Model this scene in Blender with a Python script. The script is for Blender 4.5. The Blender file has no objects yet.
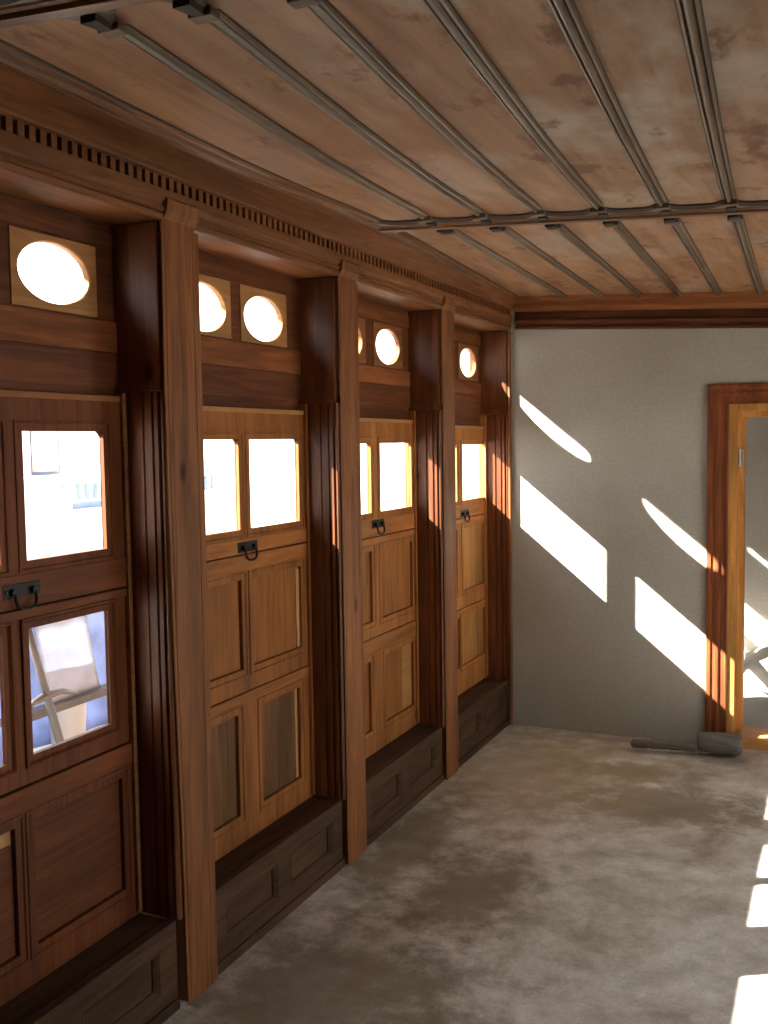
import bpy, bmesh, math, random
from mathutils import Vector, Matrix
random.seed(7)
C = bpy.context.scene.collection
SC = bpy.context.scene
RAD = math.radians

# ------------------------------------------------------------------ layout (metres)
Y1, P, PW = 2.2728, 1.0508, 0.174          # near edge of the first post, post pitch, post width
D = Y1 + 3 * P                             # end wall of the room
D2 = 7.12                                  # end wall of the room beyond
XS = -0.145                                # front of the sashes
XR = 2.75                                   # wall on the right
YR = -2.4                                  # wall behind the camera
FZ = -0.018                                # floor level by the posts
def CZ(x, y=0.0):                          # sagging ceiling
    z = 2.402 - 0.055 * x
    if 1.5 < y < 3.2: z -= 0.016 * math.sin(math.pi * (y - 1.5) / 1.7)
    return z

# ------------------------------------------------------------------ materials
def nt(name):
    m = bpy.data.materials.new(name); m.use_nodes = True
    t = m.node_tree; t.nodes.clear()
    o = t.nodes.new('ShaderNodeOutputMaterial')
    b = t.nodes.new('ShaderNodeBsdfPrincipled')
    t.links.new(b.outputs[0], o.inputs[0])
    return m, t, b
def node(t, kind, **kw):
    n = t.nodes.new(kind)
    for k, v in kw.items():
        if k in n.inputs.keys(): n.inputs[k].default_value = v
        else: setattr(n, k, v)
    return n
def ramp(t, src, stops):
    r = t.nodes.new('ShaderNodeValToRGB'); e = r.color_ramp.elements
    while len(e) < len(stops): e.new(0.5)
    for i, (p, c) in enumerate(stops):
        e[i].position = p; e[i].color = (*c, 1)
    t.links.new(src, r.inputs[0]); return r
def coords(t, scale, rand=True):
    tc = t.nodes.new('ShaderNodeTexCoord'); mp = t.nodes.new('ShaderNodeMapping')
    mp.inputs['Scale'].default_value = scale
    if rand:
        oi = t.nodes.new('ShaderNodeObjectInfo')
        mu = node(t, 'ShaderNodeMath', operation='MULTIPLY'); mu.inputs[1].default_value = 13.0
        t.links.new(oi.outputs['Random'], mu.inputs[0])
        ad = node(t, 'ShaderNodeVectorMath', operation='ADD')
        t.links.new(tc.outputs['Object'], ad.inputs[0]); t.links.new(mu.outputs[0], ad.inputs[1])
        t.links.new(ad.outputs[0], mp.inputs['Vector'])
    else:
        t.links.new(tc.outputs['Object'], mp.inputs['Vector'])
    return mp.outputs[0]
def mixc(t, fac, a, b, mode='MIX'):
    m = t.nodes.new('ShaderNodeMix'); m.data_type = 'RGBA'; m.blend_type = mode
    if hasattr(fac, 'default_value') or hasattr(fac, 'links'): t.links.new(fac, m.inputs[0])
    else: m.inputs[0].default_value = fac
    for i, v in ((6, a), (7, b)):
        if isinstance(v, tuple): m.inputs[i].default_value = (*v, 1)
        else: t.links.new(v, m.inputs[i])
    return m.outputs[2]
def wood(name, dark, mid, light, axis='z', rough=0.55, knots=True, blotch=0.42, spec=0.22, warm=(1.12, 0.95, 0.70)):
    dark, mid, light = (tuple(c * w for c, w in zip(q, warm)) for q in (dark, mid, light))
    m, t, b = nt(name)
    s = {'x': (2.2, 34, 34), 'y': (34, 2.2, 34), 'z': (34, 34, 2.2)}[axis]
    v = coords(t, s)
    n = node(t, 'ShaderNodeTexNoise', Scale=1.0, Detail=7.0, Roughness=0.62, Distortion=1.2)
    t.links.new(v, n.inputs['Vector'])
    r = ramp(t, n.outputs['Fac'], [(0.28, dark), (0.5, mid), (0.75, light)])
    s2 = {'x': (1.2, 6, 6), 'y': (6, 1.2, 6), 'z': (6, 6, 1.2)}[axis]
    v2 = coords(t, s2)
    n2 = node(t, 'ShaderNodeTexNoise', Scale=1.0, Detail=4.0, Roughness=0.6)
    t.links.new(v2, n2.inputs['Vector'])
    r2 = ramp(t, n2.outputs['Fac'], [(0.32, (1 - blotch,) * 3), (0.66, (1.12, 1.08, 1.04))])
    col = mixc(t, 1.0, r.outputs[0], r2.outputs[0], 'MULTIPLY')
    if knots:
        s3 = {'x': (1.6, 5, 5), 'y': (5, 1.6, 5), 'z': (5, 5, 2.6)}[axis]
        v3 = coords(t, s3)
        k = node(t, 'ShaderNodeTexVoronoi', Scale=1.0); t.links.new(v3, k.inputs['Vector'])
        rk = ramp(t, k.outputs['Distance'], [(0.04, (0.25, 0.2, 0.18)), (0.11, (1, 1, 1))])
        col = mixc(t, 1.0, col, rk.outputs[0], 'MULTIPLY')
    t.links.new(col, b.inputs['Base Color'])
    b.inputs['Roughness'].default_value = rough
    b.inputs['Specular IOR Level'].default_value = spec
    bp = node(t, 'ShaderNodeBump', Strength=0.22, Distance=0.003)
    t.links.new(n.outputs['Fac'], bp.inputs['Height']); t.links.new(bp.outputs[0], b.inputs['Normal'])
    return m
def plain(name, col, rough=0.6, metal=0.0, var=0.25, scale=12.0, bump=0.0):
    m, t, b = nt(name)
    v = coords(t, (1, 1, 1))
    n = node(t, 'ShaderNodeTexNoise', Scale=scale, Detail=5.0); t.links.new(v, n.inputs['Vector'])
    lo = tuple(c * (1 - var) for c in col); hi = tuple(min(1, c * (1 + var)) for c in col)
    r = ramp(t, n.outputs['Fac'], [(0.3, lo), (0.7, hi)])
    t.links.new(r.outputs[0], b.inputs['Base Color'])
    b.inputs['Roughness'].default_value = rough; b.inputs['Metallic'].default_value = metal
    if bump:
        bp = node(t, 'ShaderNodeBump', Strength=bump, Distance=0.01)
        t.links.new(n.outputs['Fac'], bp.inputs['Height']); t.links.new(bp.outputs[0], b.inputs['Normal'])
    return m
def glass(name):
    m = bpy.data.materials.new(name); m.use_nodes = True; t = m.node_tree; t.nodes.clear()
    o = t.nodes.new('ShaderNodeOutputMaterial'); tr = t.nodes.new('ShaderNodeBsdfTransparent')
    tr.inputs[0].default_value = (0.93, 0.95, 0.97, 1)
    g = t.nodes.new('ShaderNodeBsdfGlossy'); g.inputs['Roughness'].default_value = 0.03
    lw_ = t.nodes.new('ShaderNodeLayerWeight'); lw_.inputs[0].default_value = 0.5
    f = node(t, 'ShaderNodeMath', operation='POWER'); f.inputs[1].default_value = 5.0; t.links.new(lw_.outputs['Facing'], f.inputs[0])
    mx = t.nodes.new('ShaderNodeMixShader')
    t.links.new(f.outputs[0], mx.inputs[0]); t.links.new(tr.outputs[0], mx.inputs[1]); t.links.new(g.outputs[0], mx.inputs[2])
    t.links.new(mx.outputs[0], o.inputs[0])
    return m
def plaster(name, base, dark):
    m, t, b = nt(name)
    v = coords(t, (1, 1, 1), False)
    n = node(t, 'ShaderNodeTexNoise', Scale=1.7, Detail=8.0, Roughness=0.6); t.links.new(v, n.inputs['Vector'])
    n2 = node(t, 'ShaderNodeTexNoise', Scale=60.0, Detail=4.0); t.links.new(v, n2.inputs['Vector'])
    r = ramp(t, n.outputs['Fac'], [(0.3, dark), (0.65, base)])
    r2 = ramp(t, n2.outputs['Fac'], [(0.3, (0.9, 0.9, 0.9)), (0.7, (1.05, 1.05, 1.05))])
    t.links.new(mixc(t, 1.0, r.outputs[0], r2.outputs[0], 'MULTIPLY'), b.inputs['Base Color'])
    b.inputs['Roughness'].default_value = 0.85
    b.inputs['Specular IOR Level'].default_value = 0.2
    bp = node(t, 'ShaderNodeBump', Strength=0.05, Distance=0.01)
    t.links.new(n2.outputs['Fac'], bp.inputs['Height']); t.links.new(bp.outputs[0], b.inputs['Normal'])
    return m
def concrete(name):
    m, t, b = nt(name)
    v = coords(t, (1, 1, 1), False)
    n = node(t, 'ShaderNodeTexNoise', Scale=1.5, Detail=9.0, Roughness=0.68, Distortion=0.5); t.links.new(v, n.inputs['Vector'])
    n2 = node(t, 'ShaderNodeTexNoise', Scale=7.0, Detail=8.0, Roughness=0.7); t.links.new(v, n2.inputs['Vector'])
    n3 = node(t, 'ShaderNodeTexNoise', Scale=90.0, Detail=3.0); t.links.new(v, n3.inputs['Vector'])
    r = ramp(t, n.outputs['Fac'], [(0.30, (0.29, 0.25, 0.20)), (0.42, (0.48, 0.45, 0.40)), (0.56, (0.66, 0.65, 0.62))])
    r2 = ramp(t, n2.outputs['Fac'], [(0.38, (0.76, 0.73, 0.68)), (0.62, (1.08, 1.08, 1.07))])
    r3 = ramp(t, n3.outputs['Fac'], [(0.3, (0.88, 0.88, 0.88)), (0.7, (1.06, 1.06, 1.06))])
    c = mixc(t, 1.0, r.outputs[0], r2.outputs[0], 'MULTIPLY'); c = mixc(t, 1.0, c, r3.outputs[0], 'MULTIPLY')
    # brown stains with shapes of their own; near-left one also paints in shade
    def stain_shade(cx, cy, rx, ry, c_in, col, strength):
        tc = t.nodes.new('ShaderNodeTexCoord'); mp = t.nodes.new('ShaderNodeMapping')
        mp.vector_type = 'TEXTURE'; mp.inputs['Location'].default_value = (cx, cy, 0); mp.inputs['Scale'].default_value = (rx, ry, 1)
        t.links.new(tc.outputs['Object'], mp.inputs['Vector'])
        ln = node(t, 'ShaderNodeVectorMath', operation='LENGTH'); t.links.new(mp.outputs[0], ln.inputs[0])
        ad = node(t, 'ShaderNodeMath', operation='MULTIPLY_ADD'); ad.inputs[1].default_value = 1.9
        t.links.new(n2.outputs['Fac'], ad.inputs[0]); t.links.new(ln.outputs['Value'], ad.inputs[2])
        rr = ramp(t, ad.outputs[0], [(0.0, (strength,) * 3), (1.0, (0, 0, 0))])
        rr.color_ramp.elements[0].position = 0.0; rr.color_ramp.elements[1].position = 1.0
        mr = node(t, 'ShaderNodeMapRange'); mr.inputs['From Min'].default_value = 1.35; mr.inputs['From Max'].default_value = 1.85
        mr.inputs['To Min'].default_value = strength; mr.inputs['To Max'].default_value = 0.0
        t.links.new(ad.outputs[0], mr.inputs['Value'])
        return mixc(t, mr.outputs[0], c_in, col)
    c = stain_shade(1.02, 4.45, 0.55, 0.34, c, (0.20, 0.155, 0.095), 0.8)
    c = stain_shade(0.75, 4.85, 0.30, 0.18, c, (0.19, 0.14, 0.075), 0.8)
    c = stain_shade(0.35, 4.7, 0.75, 1.0, c, (0.40, 0.325, 0.19), 0.6)
    c = stain_shade(0.50, 3.30, 0.30, 0.55, c, (0.21, 0.17, 0.125), 0.7)
    c = stain_shade(0.35, 2.45, 0.60, 0.70, c, (0.19, 0.155, 0.115), 0.65)  # brown stain spread wider and darker to paint in shade
    c = stain_shade(0.12, 3.6, 0.22, 0.9, c, (0.20, 0.16, 0.115), 0.6)
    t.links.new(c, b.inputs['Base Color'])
    b.inputs['Roughness'].default_value = 0.7; b.inputs['Specular IOR Level'].default_value = 0.25
    bp = node(t, 'ShaderNodeBump', Strength=0.3, Distance=0.012)
    t.links.new(n2.outputs['Fac'], bp.inputs['Height']); t.links.new(bp.outputs[0], b.inputs['Normal'])
    return m
def board_mat(name, grey=0.75, tint=(1, 1, 1)):
    m, t, b = nt(name)
    v = coords(t, (14, 1.6, 14)); v2 = coords(t, (3.2, 2.0, 3.2)); v3 = coords(t, (7, 4, 7))
    n = node(t, 'ShaderNodeTexNoise', Scale=1.0, Detail=6.0, Roughness=0.6, Distortion=0.8); t.links.new(v, n.inputs['Vector'])
    n2 = node(t, 'ShaderNodeTexNoise', Scale=1.0, Detail=6.0, Roughness=0.6); t.links.new(v2, n2.inputs['Vector'])
    n3 = node(t, 'ShaderNodeTexNoise', Scale=1.0, Detail=5.0, Roughness=0.65); t.links.new(v3, n3.inputs['Vector'])
    r = ramp(t, n.outputs['Fac'], [(p_, tuple(a_ * b_ for a_, b_ in zip(q_, tint))) for p_, q_ in ((0.3, (0.215, 0.112, 0.060)), (0.55, (0.32, 0.185, 0.107)), (0.75, (0.40, 0.245, 0.15)))])
    r2 = ramp(t, n2.outputs['Fac'], [(0.46, (0, 0, 0)), (0.62, (grey,) * 3)])
    c = mixc(t, r2.outputs[0], r.outputs[0], (0.46, 0.385, 0.315))        # faded grey bloom
    r3 = ramp(t, n3.outputs['Fac'], [(0.57, (0, 0, 0)), (0.66, (0.85,) * 3)])
    c = mixc(t, r3.outputs[0], c, (0.15, 0.058, 0.026))                   # old red-brown stains
    t.links.new(c, b.inputs['Base Color']); b.inputs['Roughness'].default_value = 0.62
    b.inputs['Specular IOR Level'].default_value = 0.3
    return m

M = {}
M['post'] = wood('aged post wood', (0.145, 0.056, 0.024), (0.235, 0.102, 0.046), (0.32, 0.155, 0.074), warm=(1.06, 0.97, 0.80))
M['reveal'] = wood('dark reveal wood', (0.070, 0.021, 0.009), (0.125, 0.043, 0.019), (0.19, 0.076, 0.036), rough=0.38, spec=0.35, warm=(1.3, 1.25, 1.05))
M['cornice'] = wood('cornice wood', (0.13, 0.050, 0.021), (0.225, 0.095, 0.041), (0.30, 0.142, 0.066), axis='y', knots=False, warm=(1.0, 0.95, 0.82))
M['cornice_x'] = wood('end cornice wood', (0.13, 0.048, 0.020), (0.215, 0.090, 0.040), (0.28, 0.13, 0.062), axis='x', knots=False)
M['cornice_shade'] = wood('shaded end cornice wood', (0.055, 0.019, 0.010), (0.095, 0.036, 0.018), (0.145, 0.060, 0.032), axis='x', knots=False)  # darker copy painting shade into the lower boards of the end cornice
M['plinth'] = wood('dusty plinth wood', (0.078, 0.044, 0.027), (0.13, 0.078, 0.050), (0.185, 0.118, 0.078), axis='y', knots=False, rough=0.75, warm=(0.66, 0.60, 0.52))  # dusty wood, tone also darkened for the dimness near the floor
M['transom'] = wood('dark transom wood', (0.075, 0.026, 0.014), (0.125, 0.047, 0.024), (0.19, 0.08, 0.04), axis='y')
M['transom_rail'] = wood('reddish transom rail wood', (0.13, 0.048, 0.022), (0.21, 0.085, 0.037), (0.31, 0.14, 0.062), axis='y', knots=False)
M['surround'] = wood('pale oval surround wood', (0.27, 0.155, 0.075), (0.37, 0.225, 0.115), (0.45, 0.29, 0.16), axis='y', knots=False, blotch=0.25)
M['surround_old'] = wood('brown oval surround wood', (0.16, 0.075, 0.037), (0.24, 0.12, 0.06), (0.31, 0.17, 0.09), axis='y', knots=False, blotch=0.25)
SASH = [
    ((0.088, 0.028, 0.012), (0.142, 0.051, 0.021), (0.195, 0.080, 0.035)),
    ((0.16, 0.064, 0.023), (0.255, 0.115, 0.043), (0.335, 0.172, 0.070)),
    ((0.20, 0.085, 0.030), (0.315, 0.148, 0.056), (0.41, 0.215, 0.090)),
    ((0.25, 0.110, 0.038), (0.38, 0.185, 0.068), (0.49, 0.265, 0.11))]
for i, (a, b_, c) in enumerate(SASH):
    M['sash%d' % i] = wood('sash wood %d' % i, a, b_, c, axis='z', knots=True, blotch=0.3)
    M['rail%d' % i] = wood('rail wood %d' % i, tuple(x * 1.12 for x in a), tuple(x * 1.15 for x in b_), tuple(x * 1.15 for x in c), axis='y', knots=False, blotch=0.3)
M['panel_grey'] = wood('weathered panel wood', (0.085, 0.048, 0.027), (0.13, 0.075, 0.042), (0.18, 0.11, 0.064), knots=False, blotch=0.35)
M['panel_orange'] = wood('orange panel wood', (0.18, 0.075, 0.026), (0.275, 0.125, 0.046), (0.35, 0.172, 0.068))
M['panel_red'] = wood('red brown panel wood', (0.085, 0.030, 0.013), (0.132, 0.050, 0.022), (0.178, 0.075, 0.034), axis='y', knots=False)
M['panel_yellow'] = wood('yellow panel wood', (0.30, 0.160, 0.065), (0.42, 0.240, 0.105), (0.52, 0.320, 0.16), knots=False)
M['sliver'] = wood('pale edge wood', (0.38, 0.235, 0.125), (0.48, 0.315, 0.18), (0.55, 0.38, 0.23), knots=False)  # pale tone that paints light on the sash panel edges
M['door_case'] = wood('door casing wood', (0.11, 0.033, 0.015), (0.19, 0.066, 0.030), (0.27, 0.11, 0.052), knots=False)
M['door_jamb'] = wood('new pine jamb', (0.36, 0.185, 0.062), (0.52, 0.295, 0.105), (0.62, 0.39, 0.165))
M['threshold'] = wood('threshold pine', (0.33, 0.19, 0.085), (0.45, 0.28, 0.14), (0.55, 0.36, 0.2), axis='x')
M['batten'] = wood('greyed batten wood', (0.13, 0.085, 0.055), (0.21, 0.145, 0.10), (0.33, 0.255, 0.195), axis='y', knots=False, rough=0.36, spec=0.6, warm=(0.92, 0.92, 0.92))
M['border'] = wood('brown border moulding wood', (0.10, 0.05, 0.03), (0.17, 0.095, 0.06), (0.25, 0.16, 0.11), axis='y', knots=False, rough=0.4)
M['beam'] = wood('brown beam wood', (0.10, 0.055, 0.035), (0.165, 0.095, 0.062), (0.24, 0.155, 0.11), axis='x', knots=False, rough=0.45)
M['board'] = board_mat('stained ceiling board')
M['board_brown'] = board_mat('brown ceiling board', 0.12, (1.0, 0.90, 0.72))
M['board_mid'] = board_mat('half faded ceiling board', 0.42, (1.05, 0.95, 0.82))
M['shade_grime'] = plain('shade and grime wood', (0.06, 0.038, 0.026), 0.7)  # dark lines painting shade along ceiling joints, with some grime
M['dark'] = plain('near-black block wood', (0.028, 0.018, 0.013), 0.8)  # near-black tone of the wedge blocks
M['block'] = wood('grey block wood', (0.16, 0.115, 0.085), (0.24, 0.18, 0.135), (0.31, 0.24, 0.185), axis='x', knots=False, warm=(0.72, 0.70, 0.66))
M['glass'] = glass('window glass')
M['iron'] = plain('blackened iron', (0.03, 0.028, 0.027), 0.5, 0.8)
M['steel'] = plain('worn steel', (0.5, 0.5, 0.48), 0.4, 0.9)
M['plaster'] = plaster('grey plaster', (0.42, 0.40, 0.35), (0.36, 0.34, 0.29))
M['plaster2'] = plaster('pale grey plaster', (0.46, 0.44, 0.40), (0.39, 0.37, 0.33))
M['floor'] = concrete('stained concrete floor')
M['floor2'] = plaster('grey dusty floor', (0.40, 0.385, 0.36), (0.29, 0.275, 0.25))
M['mallet'] = wood('grey weathered wood', (0.085, 0.08, 0.072), (0.145, 0.138, 0.125), (0.22, 0.21, 0.19), axis='x', knots=False, rough=0.8, warm=(0.9, 0.9, 0.9))
M['handle'] = wood('taped grey handle', (0.12, 0.105, 0.09), (0.19, 0.17, 0.15), (0.26, 0.235, 0.205), axis='x', knots=False, rough=0.8, warm=(0.9, 0.9, 0.9))
M['white'] = plain('white plaster powder', (0.75, 0.73, 0.69), 0.95, 0, 0.1, 20, 0.4)
M['cable'] = plain('dark cable', (0.05, 0.05, 0.05), 0.6)
M['blue'] = plain('blue tarpaulin', (0.13, 0.16, 0.255), 0.7, 0, 0.25, 6)
M['sheet'] = plain('white sheet', (0.27, 0.30, 0.36), 0.8, 0, 0.1, 8, 0.3)
M['tool'] = wood('grey tool handle', (0.07, 0.058, 0.05), (0.105, 0.09, 0.08), (0.14, 0.12, 0.105), knots=False, warm=(0.4, 0.4, 0.42))
M['bucket'] = plain('white plastic', (0.3, 0.3, 0.29), 0.4, 0, 0.05)
M['ground'] = plain('pale dusty ground', (0.55, 0.53, 0.50), 0.95, 0, 0.15, 3, 0.4)
M['house'] = plain('whitewashed wall', (0.72, 0.72, 0.70), 0.9, 0, 0.05, 3)
M['pinkwall'] = plain('pink render', (0.55, 0.36, 0.30), 0.9, 0, 0.1, 3)
M['bluewood'] = plain('blue painted wood', (0.28, 0.36, 0.52), 0.6, 0, 0.2, 5)
M['roof'] = plain('grey roof deck', (0.2, 0.18, 0.16), 0.9)
M['red_tile'] = plain('red roof tile', (0.42, 0.16, 0.09), 0.9)

# ------------------------------------------------------------------ mesh helpers
def tag(o, label=None, cat=None, group=None, kind=None):
    if label: o['label'] = label
    if cat: o['category'] = cat
    if group: o['group'] = group
    if kind: o['kind'] = kind
    return o
def empty(name, loc):
    o = bpy.data.objects.new(name, None); C.objects.link(o); o.location = loc; o.empty_display_size = 0.1
    return o
def world_loc(o):
    v = Vector(o.location)
    while o.parent: o = o.parent; v = v + Vector(o.location)
    return v
def obj(name, bm, mats, parent=None, origin=None, smooth=False):
    """bm holds world coordinates; the object gets its own origin."""
    bmesh.ops.recalc_face_normals(bm, faces=bm.faces)
    vs = [v.co for v in bm.verts]
    lo = Vector((min(v.x for v in vs), min(v.y for v in vs), min(v.z for v in vs)))
    hi = Vector((max(v.x for v in vs), max(v.y for v in vs), max(v.z for v in vs)))
    if origin is None: origin = Vector(((lo.x + hi.x) / 2, (lo.y + hi.y) / 2, lo.z))
    origin = Vector(origin)
    bmesh.ops.translate(bm, verts=bm.verts, vec=-origin)
    me = bpy.data.meshes.new(name); bm.to_mesh(me); bm.free()
    if smooth:
        for p in me.polygons: p.use_smooth = True
    o = bpy.data.objects.new(name, me); C.objects.link(o)
    for mm in (mats if isinstance(mats, (list, tuple)) else [mats]): me.materials.append(mm)
    if parent: o.parent = parent; o.location = origin - world_loc(parent)
    else: o.location = origin
    return o
def NB(): return bmesh.new()
def box(bm, x0, x1, y0, y1, z0, z1, mi=0, bev=0.0):
    vs = [bm.verts.new((x, y, z)) for x in (x0, x1) for y in (y0, y1) for z in (z0, z1)]
    fs = []
    for f in ((0, 1, 3, 2), (4, 6, 7, 5), (0, 4, 5, 1), (2, 3, 7, 6), (0, 2, 6, 4), (1, 5, 7, 3)):
        fc = bm.faces.new([vs[i] for i in f]); fc.material_index = mi; fs.append(fc)
    if bev:
        es = list({e for f in fs for e in f.edges})
        r = bmesh.ops.bevel(bm, geom=es, offset=bev, segments=2, affect='EDGES', profile=0.6)
        for f in r['faces']: f.material_index = mi
    return vs
def loft(bm, loops, closed_loop=True, caps=True, mi=0, wrap=False):
    rows = [[bm.verts.new(p) for p in lp] for lp in loops]
    n = len(rows[0]); m = n if closed_loop else n - 1
    R_ = range(len(rows)) if wrap else range(len(rows) - 1)
    for i in R_:
        a, b = rows[i], rows[(i + 1) % len(rows)]
        for j in range(m):
            try:
                f = bm.faces.new((a[j], a[(j + 1) % n], b[(j + 1) % n], b[j])); f.material_index = mi
            except ValueError: pass
    if caps and closed_loop and not wrap:
        for r in (rows[0], rows[-1]):
            try: f = bm.faces.new(r); f.material_index = mi
            except ValueError: pass
    return rows
def ring(bm, ya, yb, za, zb, prof, mi=0):
    """mitred moulding round a rectangle in the plane of the wall; prof = [(inset, x)...] closed."""
    loops = []
    for (d, x) in prof:
        loops.append([(x, ya + d, za + d), (x, yb - d, za + d), (x, yb - d, zb - d), (x, ya + d, zb - d)])
    loft(bm, loops, True, False, mi, wrap=True)
def plate(bm, x0, x1, ys, zs, hole, mi=0):
    """slab between x0 and x1 on a grid of ys/zs cells; hole(y, z) says which cells are open; one watertight shell."""
    ys = sorted(set(round(y, 5) for y in ys)); zs = sorted(set(round(z, 5) for z in zs))
    solid = lambda i, j: 0 <= i < len(ys) - 1 and 0 <= j < len(zs) - 1 and not hole((ys[i] + ys[i + 1]) / 2, (zs[j] + zs[j + 1]) / 2)
    V = {}
    def v(x, i, j):
        k = (x, i, j)
        if k not in V: V[k] = bm.verts.new((x, ys[i], zs[j]))
        return V[k]
    def face(a):
        f = bm.faces.new(a); f.material_index = mi
    for i in range(len(ys) - 1):
        for j in range(len(zs) - 1):
            if not solid(i, j): continue
            for x in (x0, x1): face([v(x, i, j), v(x, i + 1, j), v(x, i + 1, j + 1), v(x, i, j + 1)])
            if not solid(i - 1, j): face([v(x0, i, j), v(x1, i, j), v(x1, i, j + 1), v(x0, i, j + 1)])
            if not solid(i + 1, j): face([v(x0, i + 1, j), v(x1, i + 1, j), v(x1, i + 1, j + 1), v(x0, i + 1, j + 1)])
            if not solid(i, j - 1): face([v(x0, i, j), v(x1, i, j), v(x1, i + 1, j), v(x0, i + 1, j)])
            if not solid(i, j + 1): face([v(x0, i, j + 1), v(x1, i, j + 1), v(x1, i + 1, j + 1), v(x0, i + 1, j + 1)])
def rects_plate(bm, x0, x1, ya, yb, za, zb, rects, mi=0):
    ys = [ya, yb]; zs = [za, zb]
    for r in rects: ys += [r[0], r[1]]; zs += [r[2], r[3]]
    plate(bm, x0, x1, ys, zs, lambda y, z: any(r[0] < y < r[1] and r[2] < z < r[3] for r in rects), mi)
def tube(bm, pts, rad, n=10, mi=0):
    pts = [Vector(p) for p in pts]
    loops = []
    up = Vector((0.13, 0.21, 0.97))
    for i, p in enumerate(pts):
        a = pts[max(0, i - 1)]; b = pts[min(len(pts) - 1, i + 1)]
        d = (b - a).normalized(); s = d.cross(up).normalized(); u = s.cross(d)
        r = rad[i] if isinstance(rad, (list, tuple)) else rad
        loops.append([p + r * (math.cos(k * 2 * math.pi / n) * s + math.sin(k * 2 * math.pi / n) * u) for k in range(n)])
    loft(bm, loops, True, True, mi)

# ------------------------------------------------------------------ floor, walls, roof
fb = NB()
nx, ny = 46, 84
def fz(x, y):
    e = min(1, max(0, (x + 0.0) / 0.3))
    return 0.004 * math.sin(3.1 * x + 1.3 * y) * math.sin(2.3 * y - x) * e - 0.002 * e
grid = [[fb.verts.new((-0.3 + (XR + 0.5) * i / nx, YR - 0.15 + (D - YR + 0.15) * j / ny, 0)) for j in range(ny + 1)] for i in range(nx + 1)]
for col in grid:
    for v in col: v.co.z = fz(v.co.x, v.co.y) + FZ
for i in range(nx):
    for j in range(ny): fb.faces.new((grid[i][j], grid[i + 1][j], grid[i + 1][j + 1], grid[i][j + 1]))
ext = bmesh.ops.extrude_face_region(fb, geom=fb.faces[:])
for g in ext['geom']:
    if isinstance(g, bmesh.types.BMVert): g.co.z = -0.15
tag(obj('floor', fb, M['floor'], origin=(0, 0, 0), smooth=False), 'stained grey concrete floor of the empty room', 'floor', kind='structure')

DX0, DX1, DZ = 1.205, 2.02, 1.752          # door opening in the end wall
def plate_y(bm, y0, y1, xa, xb, za, zb, rects, mi=0):
    t = NB()
    rects_plate(t, y0, y1, xa, xb, za, zb, rects, mi)
    for v in t.verts: v.co = Vector((v.co.y, v.co.x, v.co.z))
    me = bpy.data.meshes.new('tmp'); t.to_mesh(me); t.free(); bm.from_mesh(me); bpy.data.meshes.remove(me)
bw = NB(); plate_y(bw, D, D + 0.2, -0.30, XR + 0.2, -0.1, 2.62, [(DX0 - 0.02, DX1 + 0.02, -0.2, DZ + 0.02)])
tag(obj('wall_back', bw, M['plaster']), 'grey plastered end wall with slanting patches of sunlight', 'wall', kind='structure')
rw = NB(); rects_plate(rw, XR, XR + 0.2, YR - 0.2, D + 0.2, -0.1, 2.62, [(3.7, 4.7, 0.85, 1.85), (2.0, 2.65, 0.0, 1.6)])  # unseen openings, placed and sized for the fill light they let in
tag(obj('wall_right', rw, M['plaster']), 'grey plastered wall opposite the row of windows', 'wall', kind='structure')
ww = NB(); plate_y(ww, YR - 0.2, YR, -0.3, XR, -0.1, 2.62, [])
tag(obj('wall_front', ww, M['plaster']), 'plastered wall behind the photographer', 'wall', kind='structure')
rf = NB(); box(rf, -0.85, XR + 0.25, YR - 0.3, D2 + 0.3, 2.62, 2.74)
tag(obj('roof', rf, M['roof']), 'roof deck above the ceiling', 'roof', kind='structure')

# side wall behind the photographer's first post: same rhythm of window openings
lw = NB()
yA = YR
rects = []                                        # shutters closed behind the photographer
rects_plate(lw, -0.21, -0.16, YR, Y1 - P, 0, 2.62, rects)
tag(obj('wall_left', lw, M['transom']), 'wooden window wall running on behind the photographer', 'wall', kind='structure')

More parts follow.
